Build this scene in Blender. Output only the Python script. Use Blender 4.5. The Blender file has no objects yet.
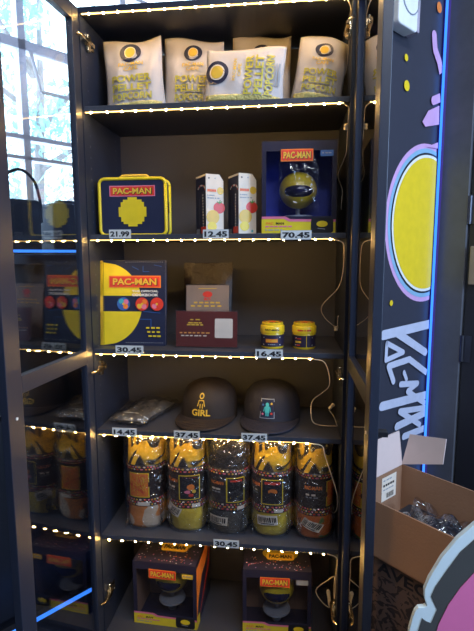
import bpy, math, random
from mathutils import Vector, Matrix, Euler
random.seed(7)
C = bpy.context.scene.collection
S = bpy.context.scene
PI = math.pi
R = math.radians

# ------------------------------------------------------------------ camera
CAM = Vector((0.60131, -1.36972, 1.33108)); YAW, PITCH, ROLL, FPX = 0.11203, 0.12848, -0.0026, 470.0
fw = Vector((-math.sin(YAW)*math.cos(PITCH), math.cos(YAW)*math.cos(PITCH), -math.sin(PITCH)))
rt0 = Vector((math.cos(YAW), math.sin(YAW), 0)); up0 = rt0.cross(fw)
rt = math.cos(ROLL)*rt0 + math.sin(ROLL)*up0; up = -math.sin(ROLL)*rt0 + math.cos(ROLL)*up0
cd = bpy.data.cameras.new('camera'); cam = bpy.data.objects.new('camera', cd); C.objects.link(cam)
cd.sensor_fit = 'HORIZONTAL'; cd.sensor_width = 36; cd.lens = 36*FPX/474; cd.clip_start = .02
M4 = Matrix((( rt.x, up.x, -fw.x, CAM.x), (rt.y, up.y, -fw.y, CAM.y), (rt.z, up.z, -fw.z, CAM.z), (0,0,0,1)))
cam.matrix_world = M4
S.camera = cam

# ------------------------------------------------------------------ world, lights, exposure
w = bpy.data.worlds.new('world'); S.world = w; w.use_nodes = True
bg = w.node_tree.nodes['Background']; bg.inputs[0].default_value = (.62, .84, 1, 1); bg.inputs[1].default_value = 6.5
S.view_settings.view_transform = 'Standard'; S.view_settings.look = 'None'
S.view_settings.gamma = 1; S.view_settings.exposure = 0.12; S.view_settings.use_curve_mapping = False
S.cycles.use_denoising = True; S.cycles.transparent_max_bounces = 24; S.cycles.max_bounces = 8
S.cycles.sample_clamp_indirect = 4
def area(name, loc, target, size, power, col):
    l = bpy.data.lights.new(name, 'AREA'); l.shape = 'RECTANGLE'; l.size, l.size_y = size; l.energy = power; l.color = col
    o = bpy.data.objects.new(name, l); C.objects.link(o); o.location = loc
    o.rotation_euler = (Vector(target)-Vector(loc)).to_track_quat('-Z', 'Y').to_euler(); return o
area('ceiling_light', (1.3, -1.9, 3.1), (0.9, -1.2, 0), (1.6, .5), 52, (.88, .93, 1))
area('cool_fill_light', (2.9, -1.6, 2.0), (0.0, .2, 1.5), (.8, 1.6), 85, (.45, .66, 1))  # added fill, no window here; approximates the blue haze at upper left

# ------------------------------------------------------------------ geometry helpers
def at(px, py, Y):                       # the point of the plane y = Y seen at a pixel of the photograph
    d = fw + rt*((px-237)/FPX) - up*((py-315.5)/FPX)
    return CAM + d*((Y-CAM.y)/d.y)
class MB:
    def __init__(s): s.v = []; s.f = []; s.m = []
    def add(s, vs, fs, m=0):
        b = len(s.v); s.v += [tuple(q) for q in vs]; s.f += [tuple(b+i for i in q) for q in fs]; s.m += [m]*len(fs); return s
    def box(s, x0, x1, y0, y1, z0, z1, m=0):
        return s.add([(x0,y0,z0),(x1,y0,z0),(x1,y1,z0),(x0,y1,z0),(x0,y0,z1),(x1,y0,z1),(x1,y1,z1),(x0,y1,z1)],
              [(0,3,2,1),(4,5,6,7),(0,1,5,4),(1,2,6,5),(2,3,7,6),(3,0,4,7)], m)
    def prism(s, pts, y0, y1, m=0):      # outline in x,z extruded along y
        n = len(pts); a = sum(pts[i][0]*pts[(i+1)%n][1]-pts[(i+1)%n][0]*pts[i][1] for i in range(n))
        if a < 0: pts = pts[::-1]
        v = [(x,y0,z) for x,z in pts]+[(x,y1,z) for x,z in pts]
        return s.add(v, [tuple(range(n)), tuple(range(2*n-1,n-1,-1))]+[((i+1)%n, i, n+i, n+(i+1)%n) for i in range(n)], m)
    def lathe(s, prof, n=24, c=(0,0,0), m=0, ax='z', sx=1, sy=1):
        vs = []
        for r, h in prof:
            for k in range(n):
                a = 2*PI*k/n; p = (r*math.cos(a)*sx, r*math.sin(a)*sy, h)
                if ax == 'y': p = (p[0], -h, p[1])
                if ax == 'x': p = (h, p[0], p[1])
                vs.append((p[0]+c[0], p[1]+c[1], p[2]+c[2]))
        fs = [(i*n+k, i*n+(k+1)%n, (i+1)*n+(k+1)%n, (i+1)*n+k) for i in range(len(prof)-1) for k in range(n)]
        fs += [tuple(range(n-1,-1,-1)), tuple((len(prof)-1)*n+k for k in range(n))]
        return s.add(vs, fs, m)
    def tube(s, pts, r, n=8, m=0, closed=False):
        pts = [Vector(p) for p in pts]; N = len(pts); vs = []; prev = None
        for i, p in enumerate(pts):
            t = (pts[min(i+1,N-1)]-pts[max(i-1,0)])
            t = t.normalized() if t.length > 1e-9 else Vector((0,0,1))
            if prev is None: prev = t.orthogonal().normalized()
            prev = (prev - t*prev.dot(t)); prev = prev.normalized() if prev.length > 1e-6 else t.orthogonal().normalized()
            b = t.cross(prev); rr = r[i] if isinstance(r, (list, tuple)) else r
            for k in range(n):
                a = 2*PI*k/n; vs.append(p + prev*(rr*math.cos(a)) + b*(rr*math.sin(a)))
        fs = [(i*n+k, i*n+(k+1)%n, (i+1)*n+(k+1)%n, (i+1)*n+k) for i in range(N-1) for k in range(n)]
        fs += [tuple(range(n-1,-1,-1)), tuple((N-1)*n+k for k in range(n))]
        return s.add(vs, fs, m)
    def ball(s, c, r, n=12, k=8, m=0, sx=1, sy=1, sz=1):
        prof = [(r*math.sin(PI*i/k) if 0 < i < k else 1e-5, -r*math.cos(PI*i/k)) for i in range(k+1)]
        b = len(s.v); s.lathe(prof, n, (0,0,0), m)
        s.v[b:] = [(x*sx+c[0], y*sy+c[1], z*sz+c[2]) for x,y,z in s.v[b:]]; return s
    def grid(s, fn, nu, nv, m=0, thick=None):
        vs = [fn(i/nu, j/nv) for j in range(nv+1) for i in range(nu+1)]
        return s.add(vs, [(j*(nu+1)+i, j*(nu+1)+i+1, (j+1)*(nu+1)+i+1, (j+1)*(nu+1)+i) for j in range(nv) for i in range(nu)], m)
    def build(s, name, mats, parent=None, smooth=False, bevel=0, seg=2, solid=0, sub=0, fix=True):
        me = bpy.data.meshes.new(name); me.from_pydata(s.v, [], s.f)
        mats = mats if isinstance(mats, (list, tuple)) else [mats]
        for q in mats: me.materials.append(q)
        me.polygons.foreach_set('material_index', s.m)
        if smooth: me.polygons.foreach_set('use_smooth', [True]*len(s.f))
        me.update()
        if smooth and smooth != 'all': me.set_sharp_from_angle(angle=R(40))
        o = bpy.data.objects.new(name, me); C.objects.link(o)
        if parent: o.parent = parent
        if solid: q = o.modifiers.new('solid','SOLIDIFY'); q.thickness = solid; q.offset = 0
        if bevel: q = o.modifiers.new('bevel','BEVEL'); q.width = bevel; q.segments = seg; q.limit_method = 'ANGLE'; q.angle_limit = R(40)
        if sub: q = o.modifiers.new('sub','SUBSURF'); q.levels = q.render_levels = sub
        return o
def thing(name, label, cat, loc=(0,0,0), rz=0, group=None, rot=None):
    o = bpy.data.objects.new(name, None); C.objects.link(o); o.empty_display_size = .02
    o.location = loc; o.rotation_euler = rot if rot else (0,0,rz); o['label'] = label; o['category'] = cat
    if group: o['group'] = group
    return o
def tag(o, label, cat, group=None):
    o['label'] = label; o['category'] = cat
    if group: o['group'] = group
    return o
def smooth_path(pts, n=8):
    P = [Vector(p) for p in pts]; P = [P[0]*2-P[1]] + P + [P[-1]*2-P[-2]]; out = []
    for i in range(1, len(P)-2):
        for k in range(n):
            t = k/n; a, b, c, d = P[i-1:i+3]
            out.append(.5*((2*b)+(c-a)*t+(2*a-5*b+4*c-d)*t*t+(3*b-a-3*c+d)*t**3))
    return out + [P[-2]]

# ------------------------------------------------------------------ materials
def nt(name):
    m = bpy.data.materials.new(name); m.use_nodes = True; t = m.node_tree
    return m, t, t.nodes['Principled BSDF']
_pc = {}
def pm(name, col, rough=.5, metal=0, var=.12, scale=30, bump=0, bscale=200, em=None, es=0, coat=0, spec=.5, sheen=0, alpha=1):
    if name in _pc: return _pc[name]
    m, t, b = nt(name); N = t.nodes; L = t.links
    tc = N.new('ShaderNodeTexCoord'); no = N.new('ShaderNodeTexNoise'); no.inputs['Scale'].default_value = scale; no.inputs['Detail'].default_value = 4
    L.new(tc.outputs['Object'], no.inputs['Vector'])
    mx = N.new('ShaderNodeMixRGB'); mx.inputs[1].default_value = (*[c*(1-var) for c in col], 1); mx.inputs[2].default_value = (*[min(1, c*(1+var)) for c in col], 1)
    L.new(no.outputs['Fac'], mx.inputs[0]); L.new(mx.outputs[0], b.inputs['Base Color'])
    b.inputs['Roughness'].default_value = rough; b.inputs['Metallic'].default_value = metal; b.inputs['Specular IOR Level'].default_value = spec
    b.inputs['Coat Weight'].default_value = coat; b.inputs['Sheen Weight'].default_value = sheen
    if bump:
        n2 = N.new('ShaderNodeTexNoise'); n2.inputs['Scale'].default_value = bscale; L.new(tc.outputs['Object'], n2.inputs['Vector'])
        bp = N.new('ShaderNodeBump'); bp.inputs['Strength'].default_value = bump; bp.inputs['Distance'].default_value = .004
        L.new(n2.outputs['Fac'], bp.inputs['Height']); L.new(bp.outputs[0], b.inputs['Normal'])
    if em: b.inputs['Emission Color'].default_value = (*em, 1); b.inputs['Emission Strength'].default_value = es
    _pc[name] = m; return m
def film(name, boost=1.0, rough=0.0, tint=(1,1,1), bump=0, base=.04, diff=0, cap=.95, power=5, bscale=30):
    m = bpy.data.materials.new(name); m.use_nodes = True; t = m.node_tree; N = t.nodes; L = t.links
    N.remove(N['Principled BSDF']); out = N['Material Output']
    g = N.new('ShaderNodeNewGeometry'); d = N.new('ShaderNodeVectorMath'); d.operation = 'DOT_PRODUCT'
    L.new(g.outputs['Normal'], d.inputs[0]); L.new(g.outputs['Incoming'], d.inputs[1])
    def mt(op, a, b=None):
        q = N.new('ShaderNodeMath'); q.operation = op
        for i, x in enumerate((a, b)):
            if x is None: continue
            if isinstance(x, (int, float)): q.inputs[i].default_value = x
            else: L.new(x, q.inputs[i])
        return q.outputs[0]
    p = mt('POWER', mt('SUBTRACT', 1.0, mt('ABSOLUTE', d.outputs['Value'])), power)
    f = mt('MINIMUM', mt('MULTIPLY', mt('ADD', mt('MULTIPLY', p, 1-base), base), boost), cap)
    tr = N.new('ShaderNodeBsdfTransparent'); tr.inputs[0].default_value = (*tint, 1)
    gl = N.new('ShaderNodeBsdfGlossy'); gl.inputs['Roughness'].default_value = rough
    mx = N.new('ShaderNodeMixShader'); L.new(f, mx.inputs[0]); L.new(tr.outputs[0], mx.inputs[1]); L.new(gl.outputs[0], mx.inputs[2])
    if bump:
        tc = N.new('ShaderNodeTexCoord'); n2 = N.new('ShaderNodeTexNoise'); n2.inputs['Scale'].default_value = bscale; n2.inputs['Distortion'].default_value = 1.5
        L.new(tc.outputs['Object'], n2.inputs['Vector'])
        bp = N.new('ShaderNodeBump'); bp.inputs['Strength'].default_value = bump; bp.inputs['Distance'].default_value = .01
        L.new(n2.outputs['Fac'], bp.inputs['Height']); L.new(bp.outputs[0], gl.inputs['Normal'])
    L.new(mx.outputs[0], out.inputs[0]); return m
def emit(name, col, st):
    m = bpy.data.materials.new(name); m.use_nodes = True; t = m.node_tree; N = t.nodes; N.remove(N['Principled BSDF'])
    e = N.new('ShaderNodeEmission'); e.inputs[0].default_value = (*col, 1); e.inputs[1].default_value = st
    t.links.new(e.outputs[0], N['Material Output'].inputs[0]); return m
def fleece(name, c1, c2, scale, thr):    # two-colour printed throw
    m, t, b = nt(name); N = t.nodes; L = t.links
    tc = N.new('ShaderNodeTexCoord'); no = N.new('ShaderNodeTexNoise'); no.inputs['Scale'].default_value = scale; no.inputs['Detail'].default_value = 1; no.inputs['Distortion'].default_value = .6
    L.new(tc.outputs['Object'], no.inputs['Vector'])
    cr = N.new('ShaderNodeValToRGB'); cr.color_ramp.elements[0].position = thr; cr.color_ramp.elements[1].position = thr+.02
    cr.color_ramp.elements[0].color = (*c1,1); cr.color_ramp.elements[1].color = (*c2,1)
    L.new(no.outputs['Fac'], cr.inputs[0]); L.new(cr.outputs[0], b.inputs['Base Color']); b.inputs['Roughness'].default_value = .85
    n2 = N.new('ShaderNodeTexNoise'); n2.inputs['Scale'].default_value = 45; L.new(tc.outputs['Object'], n2.inputs['Vector'])
    bp = N.new('ShaderNodeBump'); bp.inputs['Strength'].default_value = .5; bp.inputs['Distance'].default_value = .01
    L.new(n2.outputs['Fac'], bp.inputs['Height']); L.new(bp.outputs[0], b.inputs['Normal']); return m

navy = pm('navy_laminate', (.018, .024, .044), .42, var=.15, scale=12)
navy_in = pm('navy_laminate_inside', (.042, .045, .062), .5, var=.15, scale=9)
yellow = pm('yellow_print', (.80, .60, .02), .4)
gold = pm('gold_print', (.75, .48, .05), .4)
cream = pm('cream_card', (.78, .68, .56), .6)
white = pm('white_print', (.80, .80, .78), .5)
red = pm('red_print', (.70, .05, .03), .4)
orange = pm('orange_print', (.80, .22, .03), .45)
black = pm('black_print', (.012, .012, .016), .4)
navyp = pm('navy_print', (.018, .024, .060), .35)
bluep = pm('blue_print', (.04, .13, .42), .4)
teal = pm('teal_print', (.05, .42, .48), .5)
pinkp = pm('pink_print', (.78, .20, .32), .4)
ltpink = pm('pale_pink_vinyl', (.62, .36, .62), .45)
green = pm('green_print', (.08, .30, .06), .5)
greyp = pm('grey_print', (.30, .32, .36), .5)
steel = pm('nickel', (.75, .62, .42), .25, 1, bump=.1)
clearplast = film('clear_plastic', 1.6, .06, (.96,.96,.98), .25)
glassm = film('door_glass', 2.0, 0.0, (.95,.97,.99), base=.05)
winglass = film('window_glass', 1.0)
boxwin = film('box_window', 1.4, .03, (.93,.93,.95), .15)
wrapm = film('crinkled_bag_film', 2.3, .16, (.92,.92,.93), 1.0, base=.10, bscale=38)

# ------------------------------------------------------------------ printed artwork: layers of thin coloured shapes
_tc = {}
def textmesh(s, bold=.02, spacing=1):
    k = (s, bold, spacing)
    if k in _tc: return _tc[k]
    cu = bpy.data.curves.new('t','FONT'); cu.body = s; cu.size = 1; cu.offset = bold; cu.space_character = spacing; cu.resolution_u = 3
    o = bpy.data.objects.new('t', cu); C.objects.link(o); dg = bpy.context.evaluated_depsgraph_get(); dg.update()
    me = bpy.data.meshes.new_from_object(o.evaluated_get(dg)); bpy.data.objects.remove(o); bpy.data.curves.remove(cu)
    vs = [tuple(v.co) for v in me.vertices]; fs = [tuple(p.vertices) for p in me.polygons]; bpy.data.meshes.remove(me)
    xs = [v[0] for v in vs]; ys = [v[1] for v in vs]
    _tc[k] = (vs, fs, min(xs), max(xs), min(ys), max(ys)); return _tc[k]
class Art:                                # x right, z up, layers climb out of the surface
    def __init__(s, step=.0004): s.b = MB(); s.mats = []; s.k = 1; s.step = step
    def mi(s, m):
        if m not in s.mats: s.mats.append(m)
        return s.mats.index(m)
    def up(s): s.k += 1; return s
    def poly(s, pts, m):
        a = sum(pts[i][0]*pts[(i+1)%len(pts)][1]-pts[(i+1)%len(pts)][0]*pts[i][1] for i in range(len(pts)))
        if a < 0: pts = pts[::-1]
        s.b.add([(x, -s.k*s.step, z) for x,z in pts], [tuple(range(len(pts)))], s.mi(m)); return s
    def rect(s, x0, x1, z0, z1, m, div=1):
        for i in range(div):
            a = x0+(x1-x0)*i/div; c = x0+(x1-x0)*(i+1)/div
            s.poly([(a,z0),(c,z0),(c,z1),(a,z1)], m)
        return s
    def disc(s, x, z, r, m, n=24, sx=1, sz=1, a0=0, a1=2*PI):
        full = a1-a0 > 6.2; q = [(x+r*sx*math.cos(a0+(a1-a0)*i/n), z+r*sz*math.sin(a0+(a1-a0)*i/n)) for i in range(n+(0 if full else 1))]
        return s.poly(q, m)
    def stroke(s, pts, wd, m, wd2=None):
        for i in range(len(pts)-1):
            a = Vector(pts[i]); b = Vector(pts[i+1]); d = (b-a)
            if d.length < 1e-7: continue
            n = Vector((-d.y, d.x)).normalized()*wd/2; s.k += .07; s.poly([tuple(a+n), tuple(a-n), tuple(b-n), tuple(b+n)], m)
            if i: s.k += .07; s.disc(a.x, a.y, wd/2, m, 10)
        s.k += .07; return s
    def text(s, t, cx, cz, h, m, w=None, bold=.03, rot=0):
        vs, fs, x0, x1, y0, y1 = textmesh(t, bold); k = h/(y1-y0); kx = k if w is None else w/(x1-x0)
        mx, my = (x0+x1)/2, (y0+y1)/2; cr, sr = math.cos(rot), math.sin(rot); o = []
        for v in vs:
            a, b = (v[0]-mx)*kx, (v[1]-my)*k; o.append((cx+a*cr-b*sr, -s.k*s.step, cz+a*sr+b*cr))
        s.b.add(o, fs, s.mi(m)); return s
    def lines(s, x0, x1, z, h, m, n=5, seed=1):         # small illegible print as word blocks
        rd = random.Random(seed); x = x0
        for i in range(n):
            ww = (x1-x0)/n*rd.uniform(.55, .9); s.rect(x, min(x+ww, x1), z-h/2, z+h/2, m); x += (x1-x0)/n
        return s
    def barcode(s, cx, cz, w, h, rot=0, mb=None):
        cr, sr = math.cos(rot), math.sin(rot)
        def q(x0, x1, z0, z1, m):
            n = max(1, int((x1-x0)/.004))
            for i in range(n):
                a, b = x0+(x1-x0)*i/n, x0+(x1-x0)*(i+1)/n
                s.poly([(cx+x*cr-z*sr, cz+x*sr+z*cr) for x, z in ((a,z0),(b,z0),(b,z1),(a,z1))], m)
        q(-w/2, w/2, -h/2, h/2, cream); s.up(); rd = random.Random(3); x = -w*.42
        while x < w*.4:
            ww = w*rd.uniform(.02, .05); q(x, x+ww, -h*.22, h*.36, black); x += ww+w*rd.uniform(.025, .05)
        q(-w*.38, w*.3, -h*.4, -h*.3, black); return s
    def build(s, name, parent, fn=None, loc=None, rot=None):
        if fn: s.b.v = [tuple(fn(*v)) for v in s.b.v]
        o = s.b.build(name, s.mats, parent)
        if loc: o.location = loc
        if rot: o.rotation_euler = rot
        return o
def logo(a, cx, cz, w, h, fill=red, edge=None, txt='PAC-MAN', tm=None):
    if edge: a.rect(cx-w/2, cx+w/2, cz-h/2, cz+h/2, edge); a.up(); a.rect(cx-w*.48, cx+w*.48, cz-h*.42, cz+h*.42, fill)
    else: a.rect(cx-w/2, cx+w/2, cz-h/2, cz+h/2, fill)
    a.up(); a.text(txt, cx+.0012, cz-.0008, h*.60, black, w*.86, .05); a.up(); a.text(txt, cx, cz, h*.56, tm or yellow, w*.84, .035); a.up()

# ------------------------------------------------------------------ the room (its walls run along U and V)
U = Vector((.616, .788, 0)); V = Vector((.788, -.616, 0)); O = Vector((-1.0, .3, 0))
def uv(u, v, z=0): p = O+U*u+V*v; return Vector((p.x, p.y, z))
def slab(b, u0, u1, v0, v1, z0, z1, m=0):
    vs = [uv(u,v,z) for z in (z0,z1) for u,v in ((u0,v0),(u1,v0),(u1,v1),(u0,v1))]
    return b.add(vs, [(0,1,2,3),(7,6,5,4),(0,4,5,1),(1,5,6,2),(2,6,7,3),(3,7,4,0)], m)
def struct(name, b, m, **k):
    o = b.build(name, m, **k); o['kind'] = 'structure'; return o
carpet = pm('dark_carpet', (.030, .028, .036), .95, var=.5, scale=60, bump=.6, bscale=400)
wallm = pm('wall_paint', (.16, .15, .17), .8, var=.06)
ceilm = pm('ceiling_paint', (.25, .25, .27), .9, var=.05)
struct('floor', slab(MB(), -3.6, 2.8, -.15, 4.6, -.05, 0), carpet)
struct('ceiling', slab(MB(), -3.6, 2.8, -.15, 4.6, 3.3, 3.35), ceilm)
struct('wall_back', slab(MB(), 2.6, 2.75, -.15, 4.6, 0, 3.3), wallm)
struct('wall_front', slab(MB(), -3.6, -3.45, -.15, 4.6, 0, 3.3), wallm)
struct('wall_right', slab(MB(), -3.45, 2.6, 4.45, 4.6, 0, 3.3), wallm)
WZ0, WZ1, WU0, WU1 = 1.25, 3.1, -.47, 2.28
b = MB(); slab(b, -3.45, WU0, -.15, 0, 0, 3.3); slab(b, WU1, 2.6, -.15, 0, 0, 3.3); slab(b, WU0, WU1, -.15, 0, 0, WZ0); slab(b, WU0, WU1, -.15, 0, WZ1, 3.3)
struct('wall_left', b, wallm)
wframe = pm('window_paint', (.92, .88, .96), .4, var=.03)
wr = bpy.data.objects.new('window_1', None); C.objects.link(wr); wr['kind'] = 'structure'
b = MB()
for u in (WU0+.03, .08, .63, 1.18, 1.73, WU1-.03): slab(b, u-.016, u+.016, -.10, -.04, WZ0, WZ1)
for z, h in ((WZ0+.02,.03), (1.79,.008), (1.885,.010), (2.30,.022), (2.72,.010), (WZ1-.02,.03)): slab(b, WU0, WU1, -.10, -.04, z-h, z+h)
b.build('window_frame', wframe, wr)
b = MB(); slab(b, WU0, WU1, -.075, -.070, WZ0, WZ1); b.build('pane', winglass, wr)
b = MB()                                                   # small hopper sash, tipped into the room
def sash(u, t): return uv(u, -.03+t*.09, 2.275-t*.20)
for p, q in (((.665,0),(.665,1)), ((.665,1),(1.13,1)), ((1.13,1),(1.13,0)), ((1.13,0),(.665,0))): b.tube([sash(*p), sash(*q)], .009, 6)
b.build('open_sash', wframe, wr)

# trees outside the window
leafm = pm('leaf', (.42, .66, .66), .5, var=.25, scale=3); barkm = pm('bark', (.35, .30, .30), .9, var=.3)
def tree(u, v, h, rad, n, label, seed):
    rd = random.Random(seed); base = uv(u, v, 0)
    t = thing('tree', label, 'tree', base)
    b = MB(); b.tube([(0,0,0),(.05,.02,h*.4),(.1,.1,h*.75),(.1,.15,h)], [.07,.055,.03,.01], 7)
    for i in range(7):
        a = rd.uniform(0, 2*PI); z = h*rd.uniform(.35,.8); b.tube([(.07,.05,z),(.07+rad*.5*math.cos(a), .05+rad*.5*math.sin(a), z+.3),(.07+rad*math.cos(a), .05+rad*math.sin(a), z+.4)], [.03,.015,.006], 5)
    b.build('trunk', barkm, t)
    b = MB()
    cl = [(rd.gauss(0,.45)*rad, rd.gauss(0,.45)*rad, h*rd.uniform(.45,1.05)) for _ in range(26)]
    for i in range(n):
        c = rd.choice(cl); p = Vector((c[0]+rd.gauss(0,.14), c[1]+rd.gauss(0,.14), c[2]+rd.gauss(0,.12)))
        e = Euler((rd.uniform(0,6), rd.uniform(0,6), rd.uniform(0,6))).to_matrix(); s = rd.uniform(.026,.05)
        b.add([p+e@Vector(q)*s for q in ((-1,0,0),(-.2,-.45,.1),(1,0,0),(-.2,.45,.1))], [(0,1,2,3)])
    b.build('foliage', leafm, t); return t
tree(1.3, -1.7, 3.6, .95, 2300, 'leafy green tree outside the window, filling its upper panes', 5)
tree(2.5, -4.6, 3.3, .8, 1100, 'sparse slim tree outside the window, in its left lower panes', 9)

# ------------------------------------------------------------------ display cabinet
W = .76; D = .30; TH = .018
ZT = [2.0264, 1.7593, 1.3921, 1.044, .784, .4279, .075]         # shelf tops, ZT[0] = top panel
ZL = [z-.014 for z in ZT[:6]]
cabn = thing('display_cabinet', 'tall navy open display cabinet full of merchandise with two glass doors swung out', 'cabinet', (0,0,0))
pinm = pm('shelf_pin_hole', (.12,.13,.17), .5)
for s, x in ((-1, -TH), (1, W)):
    b = MB(); b.box(x, x+TH, 0, D+.006, 0, 2.0264)
    xi = 0.0004 if s < 0 else W-.0004
    for Y in (.04, .25):
        for i in range(58): b.lathe([(.0022,-.0003),(.0022,.0003)], 8, (xi, Y, .15+i*.032), 1, 'x')
    b.build('side_panel', [navy, pinm], cabn)
MB().box(0, W, .02, D+.006, 2.0108, 2.0264).build('top_panel', navy, cabn)
for z in ZT[1:]:
    MB().box(.0008, W-.0008, .0, D, z-.0155, z).build('shelf', navy_in, cabn, bevel=.0012)
MB().box(0, W, 0, .02, 2.0108, 2.0264).build('top_rail', navy, cabn)
MB().box(0, W, D, D+.006, .03, 2.0084).build('back_panel', pm('back_board', (.068,.070,.090), .6, var=.1, scale=6), cabn)
MB().box(0, W, .03, .045, 0, .058).build('plinth', navy, cabn)
# doors (hinged on the outer front corners, swung a quarter turn outwards)
DZ0, DZ1, DW, ST, DT = .055, 2.022, .395, .055, .020
def door(hx, hy, ang, side):
    d = bpy.data.objects.new('door', None); C.objects.link(d); d.parent = cabn; d.location = (hx, hy, 0); d.rotation_euler = (0,0,ang)
    # local: x runs from hinge to free edge, thickness to +side in y
    y0, y1 = (0, DT) if side > 0 else (-DT, 0)
    HS = .036
    b = MB(); b.box(0, HS, y0, y1, DZ0, DZ1); b.box(DW-ST, DW, y0, y1, DZ0, DZ1)
    b.box(HS, DW-ST, y0, y1, DZ0, DZ0+.06); b.box(HS, DW-ST, y0, y1, DZ1-.042, DZ1); b.box(HS, DW-ST, y0, y1, 1.003, 1.046)
    b.build('door_frame', navy, d, bevel=.0015)
    ym = (y0+y1)/2
    for z0, z1 in ((DZ0+.06, 1.003), (1.046, DZ1-.042)):
        MB().box(HS, DW-ST, ym-.0015, ym+.0015, z0, z1).build('glass_pane', glassm, d)
    yo = y1 if side < 0 else y0          # outer face (away from the cabinet opening)
    return d, y0, y1
dl, a0, a1 = door(-.001, -.004, R(-90-5), -1)
dr, c0, c1 = door(W+.009, -.004, R(-90), 1)
for d, ys, sg in ((dl, a0, -1), (dr, c1, 1)):
    b = MB(); x = DW-.028; y = ys
    b.box(x-.010, x+.010, min(y, y+sg*.024), max(y, y+sg*.024), .944, .956); b.build('handle', black, d, bevel=.001)
    yi = a1 if sg < 0 else c0
    b = MB()
    for z in (.950,): b.lathe([(.004,-.001),(.0035,.001)], 10, (x, yi+(-sg)*.001, z), 0, 'y')
    b.build('screw', white, d)
for x, sg in ((0, 1), (W, -1)):
    for z in (1.945, .975, .60, .20):
        if z == .60: continue
        b = MB(); X = x+sg*.001
        b.box(min(X, X+sg*.004), max(X, X+sg*.004), .022, .085, z-.008, z+.008)
        b.box(min(X+sg*.004, X+sg*.016), max(X+sg*.004, X+sg*.016), -.004, .062, z-.006, z+.006)
        for q in (-.017, .017): b.ball((X+sg*.003, .04, z+q), .0075, 10, 6)
        b.box(min(X, X+sg*.010), max(X, X+sg*.010), .030, .050, z-.022, z+.022)
        b.tube([(X+sg*.013, -.002, z), (X+sg*.010, -.018, z), (X+sg*.001, -.03, z)], .0045, 6)
        b.lathe([(.0035,0),(.003,.003)], 8, (X+sg*.015, .05, z), 0, 'x')
        b.build('hinge', steel, cabn, bevel=.001)

# ------------------------------------------------------------------ LED strips, one under each shelf edge
ledm = emit('led_bulb', (1, .58, .16), 540); stripm = emit('led_strip_glow', (1, .60, .18), 6)
wirem = pm('clear_wire', (.75, .62, .48), .35, bump=0); plugm = pm('clear_connector', (.80,.68,.48), .3)
names = ['top panel', 'popcorn shelf', 'lunch box shelf', 'cookbook shelf', 'cap shelf', 'wrapped throws shelf']
# lead wires: (pixel x, pixel y, depth) per strip
leads = [
 [(347,0,.0),(351,9,.01),(353,22,.03),(355,34,.03),(354,50,.05),(350,70,.09),(342,82,.12)],
 [(345,103,-.002),(350,108,.0),(352,118,.01),(352,135,.02),(346,155,.05),(338,175,.09),(343,190,.12),(350,205,.13),(347,209,.13),(343,196,.13)],
 [(336,238,-.002),(343,243,.0),(344,254,.01),(343,272,.02),(338,288,.05),(322,306,.10),(325,318,.13),(340,328,.16),(346,324,.16),(343,316,.15),(340,327,.16),(338,330,.16)],
 [(314,358,-.002),(324,362,.0),(329,374,.01),(329,386,.02),(322,393,.05),(312,402,.09),(312,420,.07),(320,425,.08),(336,426,.10),(341,424,.12),(334,417,.14),(329,410,.16)],
 [(316,444,-.002),(322,446,.0),(325,456,.01),(331,474,.012),(337,494,.012),(338,507,.03),(334,513,.06),(330,510,.09)],
 [(334,555,-.002),(340,559,.0),(341,574,.01),(341,596,.03),(335,598,.05),(334,588,.06),(339,584,.06),(334,577,.07),(328,580,.08),(316,590,.08),(322,602,.08),(330,607,.08),(330,596,.09)],
]
plugs = {2:((338,331,.16),(336,326,.16)), 3:((329,409,.16),(336,404,.16)), 5:((330,606,.08),(328,590,.08)), 0:((355,33,.03),(356,38,.03)), 1:((352,124,.015),(352,130,.02))}
for i in range(6):
    z = ZT[i]-.0185; t = thing('led_strip', 'string of warm white lights along the front edge of the %s' % names[i] if i else 'string of warm white lights under the cabinet top edge', 'light strip', (0, 0, z), 0, 'warm LED strips on the shelf edges')
    x1 = [.745, .742, .722, .672, .667, .728][i]; x0 = .004
    MB().box(x0, x1, .0035, .0085, .0012, .0026).build('strip', stripm, t)
    n = 17; rd = random.Random(i)
    first = None
    for k in range(n):
        x = x0+.02+(x1-x0-.03)*k/(n-1)
        if first is None:
            first = MB().ball((0,0,0), .0027, 8, 6, sz=.8).build('bulb', ledm, t); o = first
        else:
            o = first.copy(); C.objects.link(o); o.parent = t
        o.location = (x+rd.uniform(-.003,.003), .0030, 0)
    pts = [at(*p)-Vector((0,0,z)) for p in leads[i]]
    pts = [Vector((x1, .005, 0))] + [Vector((min(p.x, W-.004), p.y, p.z)) for p in pts[1:]]
    MB().tube(smooth_path(pts, 7), .0013, 6).build('lead_wire', wirem, t, smooth='all')
    if i in plugs:
        a, c = [at(*p)-Vector((0,0,z)) for p in plugs[i]]
        for q in (a, c): q.x = min(q.x, W-.009)
        mid = (a+c)/2; MB().tube([a, a*.9+c*.1, mid, a*.1+c*.9, c], [.004,.0065,.0055,.007,.004], 8).build('connector', plugm, t, bevel=.001)

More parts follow.
